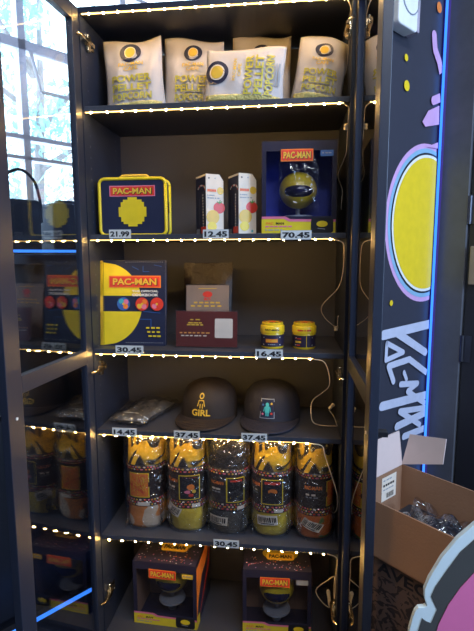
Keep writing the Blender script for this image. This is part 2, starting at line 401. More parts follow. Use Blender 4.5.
# ------------------------------------------------------------------ price tags
tagm = pm('tag_card', (.66,.66,.64), .5); clipm = pm('tag_holder', (.40,.42,.45), .35)
tags = [('21.99',119.5,234,22,2,'under the lunch box'),('12.45',215.5,234,25,2,'under the tomato timer boxes'),('70.45',296,235,29,2,'under the boxed yellow helmet figure'),
        ('30.45',129,350,29,3,'under the cookbook'),('16.45',269,354,27,3,'under the two small jars'),('14.45',124,432.5,26,4,'under the flat plastic packet'),
        ('37.45',186.5,435.5,27,4,'under the brown cap on the left'),('37.45',254,438,26,4,'under the black cap with the teal patch'),('30.45',226,544.5,27,5,'above the two bottom figure boxes')]
for s, px, py, wpx, sh, wh in tags:
    p = at(px, py, -.010); wd = wpx*1.39/FPX*1.0; h = .0245
    t = thing('price_tag', 'white shelf price tag reading %s, %s' % (s, wh), 'price tag', (p.x, -.0065, p.z), 0, 'price tags on the shelf edges')
    MB().box(-wd/2-.001, wd/2+.001, 0, .0012, -h/2-.001, h/2+.001).box(-wd/2, wd/2, .0012, .0062, h/2-.010, h/2-.004).build('tag_holder', clipm, t)
    MB().box(-wd/2, wd/2, -.001, 0, -h/2, h/2).build('card', tagm, t)
    a = Art(.0003); a.k = 4; a.text(s, 0, 0, h*.66, black, wd*.90, .042); a.build('printed_price', t)

# ------------------------------------------------------------------ shelf 1: popcorn bags
paper = pm('white_kraft_paper', (.56,.52,.51), .6, var=.08, bump=.5, bscale=22)
popc = pm('popcorn', (.80,.62,.22), .8, var=.4, scale=120, bump=1, bscale=180)
ygreen = pm('yellow_green_print', (.55,.47,.04), .5)
def popbag(name_label, x0, x1, ybase, h, thick, loc, rot=(0,0,0), sideways=False, seed=0, pw=None):
    wd = x1-x0; rd = random.Random(seed); t = thing('popcorn_bag', name_label, 'popcorn bag', loc, 0, 'popcorn bags on the top shelf', rot=rot)
    ph = [rd.uniform(0,6) for _ in range(6)]
    def surf(u, v, sgn):                       # u across, v up
        x = (u-.5)*wd*(1 - .06*math.sin(v*PI) - (.03*max(0, v-.8)*5))
        edge = max(0, 1-abs(2*u-1)**3.2); prof = (max(0, 1-v)**.45)*(.35+.65*min(1, v*6+.5))
        wr = .004*math.sin(9*u+ph[0]+4*v)*math.sin(7*v+ph[1]) + .0025*math.sin(22*u+ph[2])*v*(1-v)*3
        y = sgn*(thick/2*edge*prof + .0015) + (wr if v > .04 else 0)*edge
        z = h*v + .008*math.sin(5*u+ph[3])*(v**3)
        return (x, y, z)
    b = MB(); b.grid(lambda u, v: surf(u, v, -1), 24, 24); b.grid(lambda u, v: surf(1-u, v, 1), 24, 24)
    b.build('paper_bag', paper, t, smooth='all', solid=.0008)
    b = MB(); b.grid(lambda u, v: (lambda q: (q[0], q[1]-.0016, q[2]))(surf(.04+.92*u, .015+v*.10, -1)), 20, 4)
    o = b.build('popcorn_window', popc, t, smooth='all', solid=.001)
    a = Art(.0005); pw = pw or wd
    if not sideways:
        a.disc(0, h*.79, pw*.155, navyp, sx=1.12, sz=.95); a.up(); a.disc(0, h*.79, pw*.095, cream); a.up(); a.disc(0, h*.79, pw*.080, gold); a.up()
        a.text('PAC-MAN', 0, h*.635, h*.05, gold, pw*.40, .02); a.text('CAFE', 0, h*.575, h*.05, gold, pw*.24, .02)
        for k, wdd in enumerate(('POWER', 'PELLET', 'POPCORN')):
            zc = h*(.44-.125*k); a.text(wdd, .0012, zc-.0012, h*.104, greyp, pw*.64, .04); a.up(); a.text(wdd, 0, zc, h*.098, ygreen, pw*.64, .03)
    else:                                      # print runs up the bag: the bag lies on its side
        a.disc(-wd*.33, h*.52, h*.21, navyp, sx=1.0, sz=1.0); a.up(); a.disc(-wd*.33, h*.52, h*.14, cream); a.up(); a.disc(-wd*.33, h*.52, h*.115, gold); a.up()
        a.text('PAC-MAN', -wd*.115, h*.56, wd*.040, gold, h*.42, .02, rot=PI/2); a.text('CAFE', -wd*.055, h*.56, wd*.040, gold, h*.25, .02, rot=PI/2)
        for k, wdd in enumerate(('POWER', 'PELLET', 'POPCORN')):
            xc = wd*(.06+.125*k); a.text(wdd, xc+.001, h*.47-.001, wd*.105, greyp, h*.74, .04, rot=PI/2); a.up(); a.text(wdd, xc, h*.47, wd*.098, ygreen, h*.74, .03, rot=PI/2)
        a.lines(wd*.38, wd*.44, h*.5, h*.4, greyp, 2)
    def fn(x, y, z):
        u = min(1, max(0, x/wd+.5)); v = min(1, max(0, z/h)); q = surf(u, v, -1); return (x, q[1]+y-.0020, z)
    a.build('printed_front', t, fn); return t
zs = ZT[1]
popbag('white popcorn bag farthest left on the top shelf', 0, .190, 0, .222, .070, (.128, .100, zs), (R(-4),R(-4),R(-2)), seed=1)
popbag('white popcorn bag standing second from left on the top shelf', 0, .190, 0, .230, .07, (.296, .140, zs), (R(-4),R(1),R(3)), seed=2, pw=.165)
popbag('white popcorn bag lying on its side in front of the others', 0, .236, 0, .160, .055, (.460, .045, zs), (R(-7),R(3.5),R(-1)), True, seed=3)
popbag('white popcorn bag mostly hidden behind the bag lying on its side', 0, .190, 0, .252, .06, (.505, .195, zs), (R(-3),R(0),R(0)), seed=4, pw=.15)
popbag('white popcorn bag farthest right on the top shelf, leaning back', 0, .150, 0, .195, .07, (.668, .085, zs), (R(-6),R(9),R(2)), seed=5, pw=.150)

# ------------------------------------------------------------------ shelf 2
zs = ZT[2]
# lunch box
t = thing('lunch_box', 'navy tin lunch box with yellow rim and handle, tilted on the second shelf', 'lunch box', (.122, .05, zs), R(1), None)
def rrect(w, h, r, n=6, cx=0, cz=0):
    o = []
    for qx, qz, a in ((1,1,0),(-1,1,90),(-1,-1,180),(1,-1,270)):
        for k in range(n+1):
            g = R(a+90*k/n); o.append((cx+qx*(w/2-r)+r*math.cos(g), cz+qz*(h/2-r)+r*math.sin(g)))
    return o
LW, LH, LD = .204, .168, .052
b = MB(); b.prism(rrect(LW, LH, .016, cz=LH/2), 0, LD); b.build('tin_body', navyp, t, bevel=.002)
b = MB(); o1 = rrect(LW+.002, LH+.001, .017, 8, 0, LH/2); 
for yy in (.001, LD-.001): b.tube([(x, yy, z) for x,z in o1]+[(o1[0][0], yy, o1[0][1])], .0052, 8)
b.build('yellow_rim', yellow, t, smooth='all')
b = MB(); b.tube(smooth_path([(-.045,LD/2,LH),(-.042,LD/2,LH+.008),(-.03,LD/2,LH+.012),(.03,LD/2,LH+.012),(.042,LD/2,LH+.008),(.045,LD/2,LH)],5), .0055, 8); b.build('handle', gold, t, smooth='all')
b = MB(); b.box(LW/2, LW/2+.004, LD*.35, LD*.65, LH*.4, LH*.6); b.build('latch', steel, t)
a = Art(); logo(a, 0, LH-.036, .142, .032, red, pinkp, tm=gold)
px = .0086
for r_, wd_ in enumerate([4,8,10,10,12,12,12,12,10,10,8,4]): a.rect(-wd_*px/2*.84, wd_*px/2*.84, .026+r_*px*.84, .0265+(r_+1)*px*.84, yellow)
a.build('printed_front', t)
# two tomato boxes
def timerbox(x, y, lab, rz):
    t = thing('toy_box', lab, 'toy box', (x, y, zs), rz, 'tomato timer boxes')
    w_, d_, h_ = .058, .080, .178
    b = MB(); b.prism([(0,0),(w_,0),(w_,h_-.018),(w_-.014,h_),(0,h_)], 0, d_); b.build('carton', cream, t, bevel=.0006)
    a = Art(.0003); a.rect(.004,.034,h_-.052,h_-.044,orange); a.disc(.047,h_-.048,.011,gold); a.up(); a.text('PAC-MAN', .019, h_-.048, .005, red, .026); a.lines(.004,.03,h_-.062,.003,greyp,4); a.lines(.004,.045,h_-.070,.003,greyp,5,2)
    a.disc(.010,h_-.012,.0025,black); a.disc(.03,h_-.012,.002,greyp)
    a.disc(.043,.080,.019,red, sz=.9); a.up(); a.stroke([(.036,.098),(.044,.093),(.052,.099)], .003, green); a.stroke([(.044,.093),(.046,.103)],.003,green)
    a.disc(.022,.052,.021,gold); a.up(); a.disc(.019,.024,.014,yellow, sx=1.1); a.disc(.044,.010,.0045,teal,n=4); a.build('printed_front', t)
    a = Art(.0003); a.rect(0, d_, 0, h_-.006, navyp); a.up(); rd = random.Random(4)
    for k in range(22): 
        an = k*.33; xx = .045+.028*math.cos(an) if k < 9 else .058; zz = h_-.045+.014*math.sin(an) if k < 9 else h_-.06-(k-9)*.0085
        a.disc(xx, zz, .0032, [white,red][k%3==0 and k<9], 8)
    a.stroke([(.03,.03),(.03,.11)], .001, greyp); a.rect(.040,.078,.004,.024,red); a.rect(.004,.03,.004,.018,greyp)
    a.build('printed_side', t, lambda x,y,z: (y, d_-x, z)); return t
timerbox(.350, .045, 'left of two cream and navy toy boxes with a red tomato print', R(33))
timerbox(.448, .045, 'right of two cream and navy toy boxes, next to the blue figure box', R(30))

# boxed figures
bandy = pm('figure_box_yellow', (.72,.56,.03), .35); pinkb = pm('figure_box_pink', (.72,.18,.30), .35)
starm = pm('figure_box_card', (.020,.020,.045), .3); innerb = pm('blue_glow_inner_card', (.05,.08,.50), .4, em=None)  # blue glow inside the box is put into the inner card's colour
figy = pm('yellow_vinyl_figure', (.92,.64,.03), .3, coat=.3)
def figbox(x, y, z, w_, d_, h_, rz, lab, inner, sideart=navyp, topart=True, zoomh=.30):
    t = thing('figure_box', lab, 'toy box', (x, y, z), rz, 'boxed yellow helmet figures')
    b = MB(); m_ = .018; zb = h_*.19                            # carton shell with an open front window
    b.box(0, w_, .001, d_, 0, .002); b.box(0, w_, 0.001, d_, h_-.002, h_); b.box(0, .002, .001, d_, 0, h_); b.box(w_-.002, w_, .001, d_, 0, h_); b.box(0, w_, d_-.002, d_, 0, h_)
    b.box(0, w_, 0, .002, 0, zb); b.box(0, w_, 0, .002, h_-.028, h_); b.box(0, m_*.7, 0, .002, zb, h_-.028); b.box(w_-m_*.7, w_, 0, .002, zb, h_-.028)
    b.build('carton', starm, t)
    MB().box(.003, w_-.003, d_*.72, d_*.74, .003, h_-.003).box(.003, .005, .004, d_*.7, .003, h_-.003).box(w_-.005,w_-.003,.004,d_*.7,.003,h_-.003).build('inner_card', inner, t)
    MB().box(m_*.7, w_-m_*.7, .0006, .0012, zb, h_-.028).build('window', boxwin, t)
    cx = w_/2; cz = h_*(.57 if topart else .50); r_ = w_*.265; cy = d_*.42
    f = MB(); f.ball((cx, cy, cz), r_, 28, 18, sz=.96); fo = f.build('figure', figy, t, smooth='all')
    b = MB(); b.ball((cx, cy-r_*.46, cz-r_*.10), r_*.70, 24, 12, sx=1.12, sy=.90, sz=.66); b.build('dark_visor', pm('dark_visor', (.015,.015,.05), .15), fo, smooth='all')
    b = MB(); b.lathe([(r_*.25, 0), (r_*.2, .01), (r_*.12, .014), (r_*.12, cz-r_*.8)], 14, (cx, cy, .003)); b.lathe([(r_*.8,0),(r_*.75,.006)], 24, (cx,cy,zb)); b.build('stand', greyp, t, smooth=True)
    b = MB()
    def bl(u, v): 
        return (cx+(u-.5)*w_*.55, cy-r_*1.0-.003+.01*(abs(2*u-1)**4+abs(2*v-1)**4)+.0015*math.sin(u*19+v*7), zb+.01+v*(h_*.62))
    b.grid(bl, 16, 16); b.build('plastic_blister', film('blister_film_%d' % int(x*100), 1.5, .12, (.93,.93,.95), .8, base=.07), t, smooth='all')
    a = Art(.0004)
    a.rect(0, w_, 0, zb*.86, bandy); a.up(); a.poly([(0,zb*.86),(w_*.3,zb*.86),(w_*.37,zb*.70),(w_,zb*.66),(w_,zb*.80),(w_*.39,zb*.84),(w_*.32,zb),(0,zb)], pinkb); a.poly([(w_*.39,zb*.84),(w_,zb*.80),(w_,zb*1.0),(w_*.33,zb)], starm); a.up()
    a.text('PAC', w_*.11, zb*.60, .007, orange, w_*.10); a.text('MAN', w_*.25, zb*.60, .007, black, w_*.11); a.lines(w_*.05, w_*.42, zb*.42, .004, pinkb, 6, 5); a.lines(w_*.05, w_*.30, zb*.22, .003, greyp, 6, 8)
    a.poly(rrect(w_*.30, zb*.86, .008, 4, w_*.82, zb*.46), black); a.up(); a.disc(w_*.82, zb*.55, w_*.075, yellow, sz=.55); a.stroke([(w_*.76,zb*.3),(w_*.86,zb*.25)], .002, greyp)
    logo(a, w_*.47, h_-.040, w_*.43, .034, red, orange, tm=gold); a.rect(w_*.78, w_*.95, h_-.045, h_-.028, bluep if inner is innerb else (gold if x < .3 else greyp)); a.up(); a.lines(w_*.80,w_*.93,h_-.036,.003,greyp,3)
    a.build('printed_front', t)
    if topart:                                                  # star-sprinkled top with a plaque
        a = Art(.0004); rd = random.Random(int(x*77))
        a.disc(w_*.55, d_*.56, w_*.27, pm('olive_print', (.40,.28,.03), .5), sz=.6); a.up()
        a.poly(rrect(w_*.42, d_*.24, .012, 4, w_*.55, d_*.46), gold); a.up(); a.text('PAC-MAN', w_*.55, d_*.46, d_*.12, black, w_*.34, .05)
        for k in range(70):
            xx, zz = rd.uniform(.04,.96)*w_, rd.uniform(.03,.42)*d_; a.disc(xx, zz, rd.uniform(.0013,.0024), [white,pinkp,ltpink,orange][k%4], 6)
        a.build('printed_top', t, lambda x,y,z: (x, z, h_-y))
        a = Art(.0004); a.rect(0, d_, 0, h_*.985, starm); a.up(); a.poly([(0,h_*.95),(d_*.9,h_*.98),(d_*.75,h_*.72),(d_*.35,h_*.66),(d_*.12,h_*.4),(0,h_*.1)][::-1], orange); a.up(); a.poly([(d_*.15,h_*.1),(d_*.9,h_*.5),(d_*.98,h_*.95),(d_*.8,h_*.6)], red); a.poly([(0,0),(d_*.2,0),(d_*.2,h_*.16),(0,h_*.2)], bandy)
        a.build('printed_side', t, lambda x,y,z: (w_-y, x, z))
    return t
figbox(.517, .035, ZT[2], .214, .15, .262, R(1), 'blue window box with a yellow helmet figure, beside the toy boxes on the second shelf', innerb, topart=False)
brownc = pm('brown_inner_card', (.28,.16,.11), .5)
figbox(.082, .055, ZT[6], .222, .20, .230, R(-3), 'yellow helmet figure box at the left of the bottom shelf, orange side showing', brownc)
figbox(.458, .05, ZT[6], .226, .16, .230, R(2), 'yellow helmet figure box at the right of the bottom shelf', brownc)

# ------------------------------------------------------------------ shelf 3
zs = ZT[3]
t = thing('cookbook', 'hardback cookbook with yellow and navy cover propped upright on the third shelf', 'book', (.105, .060, zs), 0, None, rot=(R(-5),0,R(2)))
BW, BH, BD = .212, .272, .022
MB().box(-BW/2+.003, BW/2-.004, .002, BD-.002, .003, BH-.003).build('pages', cream, t)
b = MB(); b.box(-BW/2, BW/2, 0, .0025, 0, BH); b.box(-BW/2, BW/2, BD-.0025, BD, 0, BH); b.box(-BW/2-.001, -BW/2+.003, 0, BD, 0, BH); b.build('cover', navyp, t, bevel=.001)
a = Art(.0004); cz = BH*.49; Rr = BH*.485; xl = -BW/2
def seg(z0, z1):                                    # slice of a disc centred on the spine side
    q = []; n = 16
    for i in range(n+1):
        z = z0+(z1-z0)*i/n; q.append((min(xl+.012+math.sqrt(max(0, Rr*Rr-(z-cz)**2))*.95, BW/2-.002), z))
    return q+[(xl, z1), (xl, z0)]
a.poly(seg(cz+.026, cz+Rr), yellow); a.poly(seg(cz-Rr, cz-.024), yellow); a.rect(xl, xl+.010, .002, BH-.002, gold); a.up()
a.rect(xl+.012, xl+.0135, .002, BH-.002, pm('groove', (.3,.2,.01), .5))
for k in range(20):
    a.disc(.0-.02+k*.0062, BH-.006, .0009, white, 6); a.disc(.0-.02+k*.0062, .010, .0009, white, 6)
for q in ([(.0,BH-.02),(.02,BH-.03)], [(.035,BH-.018),(.035,BH-.036),(.055,BH-.036)], [(.07,BH-.015),(.095,BH-.02)], [(.02,.085),(.06,.085),(.06,.06)], [(.035,.11),(.09,.105)]): a.stroke(q, .0016, bluep)
a.up(); logo(a, .008, BH-.068, .168, .038, red, orange, tm=gold)
a.text('THE OFFICIAL', .042, BH-.098, .0065, white, .085, .03); a.text('COOKBOOK', .042, BH-.110, .0085, white, .085, .04)
for cx_, cols in ((-.028,(pinkp,teal,bluep,orange)), (.032,(orange,red,gold,pinkp)), (.080,(red,red,pinkp,red))):
    a.disc(cx_, cz, .021, bluep if cx_ < 0 else red, 20); a.up()
    for k, m_ in enumerate(cols): a.disc(cx_+.010*math.cos(k*PI/2+.7), cz+.010*math.sin(k*PI/2+.7), .0085, m_, 12)
    a.up(); a.disc(cx_, cz, .004, gold, 8)
for k in range(3): a.lines(.045+.004*k, .095, .058-.013*k, .005, yellow, 3, k+3)
a.build('printed_cover', t)
# brown treat pouch, small card and sign
foil = pm('brown_foil', (.022,.013,.010), .42, 0, var=.5, scale=40, bump=.8, bscale=60)
t = thing('foil_pouch', 'dark brown shiny pouch standing behind the small signs', 'pouch', (.325, .19, zs), R(-2), None, rot=(R(-6),0,0))
b = MB()
def pch(u, v, s): e = max(0,1-abs(2*u-1)**3); return ((u-.5)*.155*(1+.08*v), s*(.018*e*math.sin(PI*min(1,v*1.05+.05))**.6+.001)+.004*math.sin(9*u+5*v)*e, v*.262)
b.grid(lambda u,v: pch(u,v,-1), 18, 18); b.grid(lambda u,v: pch(1-u,v,1), 18, 18); b.build('foil_bag', foil, t, smooth='all')
a = Art(.0005)
for k in range(12): a.disc(-.07+k*.012, .175+.004*(k%2), .006, gold, 8)
a.build('led_reflection_dots', t, lambda x,y,z: (x, pch(x/.155+.5, z/.262, -1)[1]+y-.001, z))  # gold discs painted for the LED row reflected in the pouch
acr = film('acrylic', 1.3, .02, (.97,.97,.98))
cardg = pm('grey_brown_card', (.26,.20,.16), .5, var=.25, scale=15)
t = thing('table_card', 'small grey brown card in a clear stand behind the red sign', 'sign', (.335, .125, zs), R(1), None, rot=(R(-6),0,R(1)))
MB().box(-.070,.070,0,.003,.0,.190).build('card', cardg, t)
MB().box(-.0725,.0725,-.004,-.0015,0,.193).box(-.0725,.0725,.0035,.006,0,.193).box(-.0725,.0725,-.004,.06,0,.002).build('clear_holder', acr, t)
a = Art(.0003); a.rect(-.03,.03,.178,.180,gold); a.disc(0,.16,.010,red,sx=1.6); a.up(); a.text('BUY', 0, .145, .009, red); a.lines(-.045,.045,.133,.005,gold,5,3); a.lines(-.055,.055,.122,.005,gold,5,4); a.build('printed_card', t)
redc = pm('deep_red_card', (.13,.026,.022), .35, var=.45, scale=9)
t = thing('acrylic_sign', 'landscape dark red sign with gold print in a clear stand on the third shelf', 'sign', (.346, .045, zs), R(0), None, rot=(R(-7),0,0))
MB().box(-.096,.096,0,.002,.004,.114).build('red_card', redc, t)
MB().box(-.099,.099,-.0035,-.001,0,.118).box(-.099,.099,.003,.0055,0,.118).box(-.099,.099,-.0035,.05,0,.0025).build('clear_holder', acr, t, bevel=.0004)
a = Art(.0003); a.lines(-.052,-.018,.088,.0035,gold,2); a.lines(-.058,-.008,.078,.004,gold,3,2); a.lines(-.062,-.006,.072,.004,gold,4,6); a.lines(-.085,.012,.047,.004,pm('orange_gold',(.8,.35,.08),.4),7,4); a.lines(-.080,.004,.038,.0035,cream,6,9)
a.poly(rrect(.056,.060,.004,3,.054,.062), cream); a.build('printed_card', t)
# jars
jy = pm('jar_yellow', (.80,.55,.02), .3, coat=.3); jl = pm('jar_label', (.03,.022,.05), .4)
for k, (x, lab) in enumerate(((.549,'small yellow lidded jar with dark label, left of the pair on the third shelf'),(.647,'small yellow lidded jar turned to its label seam, right of the pair'))):
    t = thing('jar', lab, 'jar', (x, .085, zs), R(0), 'yellow jars on the third shelf')
    MB().lathe([(.0335,0),(.0355,.003),(.0355,.048),(.034,.050)], 36).build('jar_body', jy, t, smooth=True)
    MB().lathe([(.0361,.007),(.0361,.043)], 36).build('label_band', jl, t, smooth=True)
    MB().lathe([(.0375,.049),(.0375,.068),(.036,.070),(.033,.071),(.033,.078),(.031,.080),(1e-4,.080)], 36).build('lid', jy, t, smooth=True)
    a = Art(.0003)
    if k == 0: a.rect(-.020,.018,.020,.031,orange,6); a.up(); a.text('PAC-MAN', -.001, .0255, .007, gold, .033); a.lines(-.012,.012,.014,.003,greyp,4)
    else: a.rect(-.030,-.010,.020,.026,gold,4); a.lines(-.030,-.008,.033,.003,red,3); a.rect(.006,.0075,.006,.044,jy); a.lines(-.030,-.012,.013,.003,red,3,5)
    for qx, qz in ((-.027,.035),(.026,.036),(-.028,.013),(.026,.013)): a.disc(qx, qz, .0018, white, 6)
    a.build('printed_label', t, lambda x,y,z: ((.0362-y)*math.sin(x/.0362), -(.0362-y)*math.cos(x/.0362), z))
    a = Art(.0003); rd = random.Random(k)
    for j in range(26):
        g = 2*PI*j/26; a.poly([(r_*math.sin(g+e_), r_*math.cos(g+e_)) for r_, e_ in ((.022,-.08),(.029,-.09),(.029,.09),(.022,.08))], [black,red][j%3 == 0])
    a.disc(0,0,.012,red,16); a.build('lid_print', t, lambda x,y,z: (x, z, .080-y))
    a = Art(.0003); a.text('POWER UP' if 0 else 'PAC-MAN', 0, .059, .006, black, .045) if k == 0 else a.lines(-.022,.022,.059,.005,red,6,2)
    a.build('lid_rim_print', t, lambda x,y,z: ((.0377-y)*math.sin(x/.0377), -(.0377-y)*math.cos(x/.0377), z))

# ------------------------------------------------------------------ shelf 4
zs = ZT[4]
t = thing('packet', 'grey folded cloth in a clear plastic packet beside the brown cap', 'packet', (.115, .14, zs), R(-8))
clo = pm('grey_folded_cloth', (.12,.11,.10), .8, var=.3, bump=.6, bscale=50)
def pk(u, v, s, w_, d_, h_): e = (1-abs(2*u-1)**6)*(1-abs(2*v-1)**6); return ((u-.5)*w_+.03*(v-.5), (v-.5)*d_, h_/2+s*(h_/2*max(0,e)**.5)+(.0018*math.sin(17*u+9*v) if s > 0 else 0))
b = MB(); b.grid(lambda u,v: pk(u,v,1,.105,.20,.034), 20, 20); b.grid(lambda u,v: pk(1-u,v,-1,.105,.20,.034), 20, 20); b.build('folded_cloth', clo, t, smooth='all')
b = MB(); rd = random.Random(4)
def pw_(u,v,s): q = pk(u,v,s,.128,.235,.042); return (q[0]+.002*math.sin(31*v+u*5), q[1], max(.0005, q[2]+.0025*math.sin(23*u+31*v)*s))
b.grid(lambda u,v: pw_(u,v,1), 26, 26); b.grid(lambda u,v: pw_(1-u,v,-1), 26, 26); b.build('plastic_sleeve', wrapm, t, smooth='all')
a = Art(.0005); a.lines(-.03,.03,-.075,.006,white,3,2); a.build('printed_name', t, lambda x,y,z: (x-.01, z, .0352-y))
def cap(x, y, rz, lab, col, colb, art):
    t = thing('baseball_cap', lab, 'cap', (x, y, zs), rz, 'flat brimmed caps')
    fm = pm('cap_cloth_%s' % col[0], tuple(c*.7 for c in col[1]), .7, var=.15, scale=60, bump=.3, bscale=500); bm = pm('brim_cloth_%s' % col[0], colb, .7, var=.1, bump=.3, bscale=500)
    A, B, H = .096, .100, .118
    def cr(a, v):                              # v 0 rim .. 1 top ; a = 0 at the front (-y)
        f = math.cos(a); r_ = (1-v**4.2)**(1/2.4); r_ *= 1-.10*v*(1 if f > 0 else .3)
        z = H*v*(1+.04*max(0,f)) + .004
        return (A*r_*math.sin(a), -B*r_*math.cos(a)+.012*v, z+.003*math.cos(2*a)*(1-v))
    b = MB(); n = 48; L = [0,.08,.2,.35,.5,.62,.72,.8,.87,.92,.96,.985,.9995]
    vs = [cr(2*PI*k/n, v) for v in L for k in range(n)]
    b.add(vs, [(j*n+k, j*n+(k+1)%n, (j+1)*n+(k+1)%n, (j+1)*n+k) for j in range(len(L)-1) for k in range(n)]+[tuple((len(L)-1)*n+k for k in range(n))])
    b.build('crown', fm, t, smooth='all', solid=.002)
    b = MB()
    for g in (0, 60, 120, 180, 240, 300): b.tube([Vector(cr(R(g+.01), v))*1.002 for v in L], .0009, 5)
    b.build('seams', bm, t)
    b = MB(); b.ball((0,.010,H*1.02+.004), .008, 12, 6, sz=.6); b.build('top_button', bm, t, smooth='all')
    b = MB()
    def br(u, v):
        a = R(-80+160*u); x0, y0 = A*math.sin(a)*.99, -B*math.cos(a)*.99; ext = (.080*max(0,math.cos(a*90/80*.999))**.5)*v
        return (x0*(1+.05*v), y0-ext, .010-.004*v*math.cos(a)+.010*(1-abs(math.sin(a))**2)*(.6-.3*v)-.004*abs(math.sin(a))*v)
    b.grid(br, 36, 8); b.build('brim', bm, t, smooth='all', solid=.003)
    b = MB()
    for v in (.35,.55,.75,.95): b.tube([Vector(br(u/30, v))+Vector((0,0,.0018)) for u in range(1,30)], .0005, 4)
    b.build('brim_stitching', fm, t)
    a = Art(.0006); art(a)
    def fn(x_, y_, z_):
        an = x_/A; v = min(.95, max(0, (z_-.004)/(H*1.03))); q = cr(an, v); nn = Vector((math.sin(an), -math.cos(an), 0)); return Vector((q[0], q[1], z_))+nn*(.0032-y_)
    a.build('embroidery', t, fn)
    return t
def emb1(a):
    a.text('GIRL', 0, .038, .021, gold, .062, .03); a.disc(0,.089,.009,gold,14); a.up(); a.disc(0,.089,.0055,black,12); a.stroke([(-.012,.058),(-.008,.076),(.008,.076),(.012,.058)], .003, gold); a.stroke([(-.003,.052),(-.003,.066)],.003,gold); a.stroke([(.005,.052),(.005,.066)],.003,gold)
def emb2(a):
    a.rect(-.024,.024,.028,.088,greyp,10); a.up(); a.rect(-.0215,.0215,.0305,.0855,navyp,10); a.up(); a.disc(0,.071,.006,teal,12); a.rect(-.007,.007,.046,.066,teal); a.stroke([(-.011,.050),(-.008,.064)],.003,teal); a.stroke([(.011,.050),(.008,.064)],.003,teal); a.rect(-.005,-.001,.036,.046,teal); a.rect(.001,.005,.036,.046,teal)
    for x_, z_, m_ in ((-.014,.042,pinkp),(.014,.044,red),(-.014,.070,bluep),(.014,.074,gold)): a.disc(x_, z_, .0035, m_, 8)
cap(.330, .178, R(-7), 'dark brown flat brimmed cap with GIRL embroidered in yellow', ('brown',(.024,.015,.012)), (.022,.014,.013), emb1)
cap(.544, .176, R(-6), 'black flat brimmed cap with a small teal patch, right of the brown cap', ('black',(.022,.022,.040)), (.020,.020,.036), emb2)

# ------------------------------------------------------------------ shelf 5: bagged throws
zs = ZT[5]
yb = fleece('yellow_black_fleece', (.015,.015,.018), (.75,.50,.02), 13, .50)
kb = fleece('black_fleece', (.02,.018,.018), (.35,.28,.12), 11, .66)
ob = fleece('orange_white_fleece', (.75,.25,.05), (.70,.55,.40), 16, .52)
yy = fleece('yellow_fleece', (.70,.50,.04), (.60,.42,.03), 10, .5)
kk = fleece('charcoal_fleece', (.03,.028,.03), (.05,.045,.04), 12, .5)
wm = fleece('orange_green_fleece', (.80,.20,.03), (.15,.30,.10), 12, .66)
throws = [
 # centre x, half width, height, body, folded end, panel colour, panel x, sticker (x,z,rot), logo?, label
 (.126,.062,.322,yb,ob,orange,-.012,None,False,'rolled throw in clear bag, first from the left, yellow and black with orange folded end'),
 (.268,.061,.322,yb,yy,black,.012,(-.036,.078,-.35),True,'rolled throw in clear bag, second from the left, yellow folded end with tilted barcode'),
 (.410,.065,.322,kb,kk,black,.030,(-.020,.052,-.05),True,'rolled charcoal throw in clear bag, third and darkest of the five'),
 (.552,.061,.322,yb,yy,black,.006,(-.008,.062,.08),True,'rolled throw in clear bag, fourth from the left, bright yellow below the dark label'),
 (.687,.056,.322,yb,wm,orange,.052,(-.012,.056,-.45),True,'rolled throw in clear bag, fifth and rightmost, orange and green folded end'),
]
lab_m = pm('throw_label', (.028,.020,.022), .3)
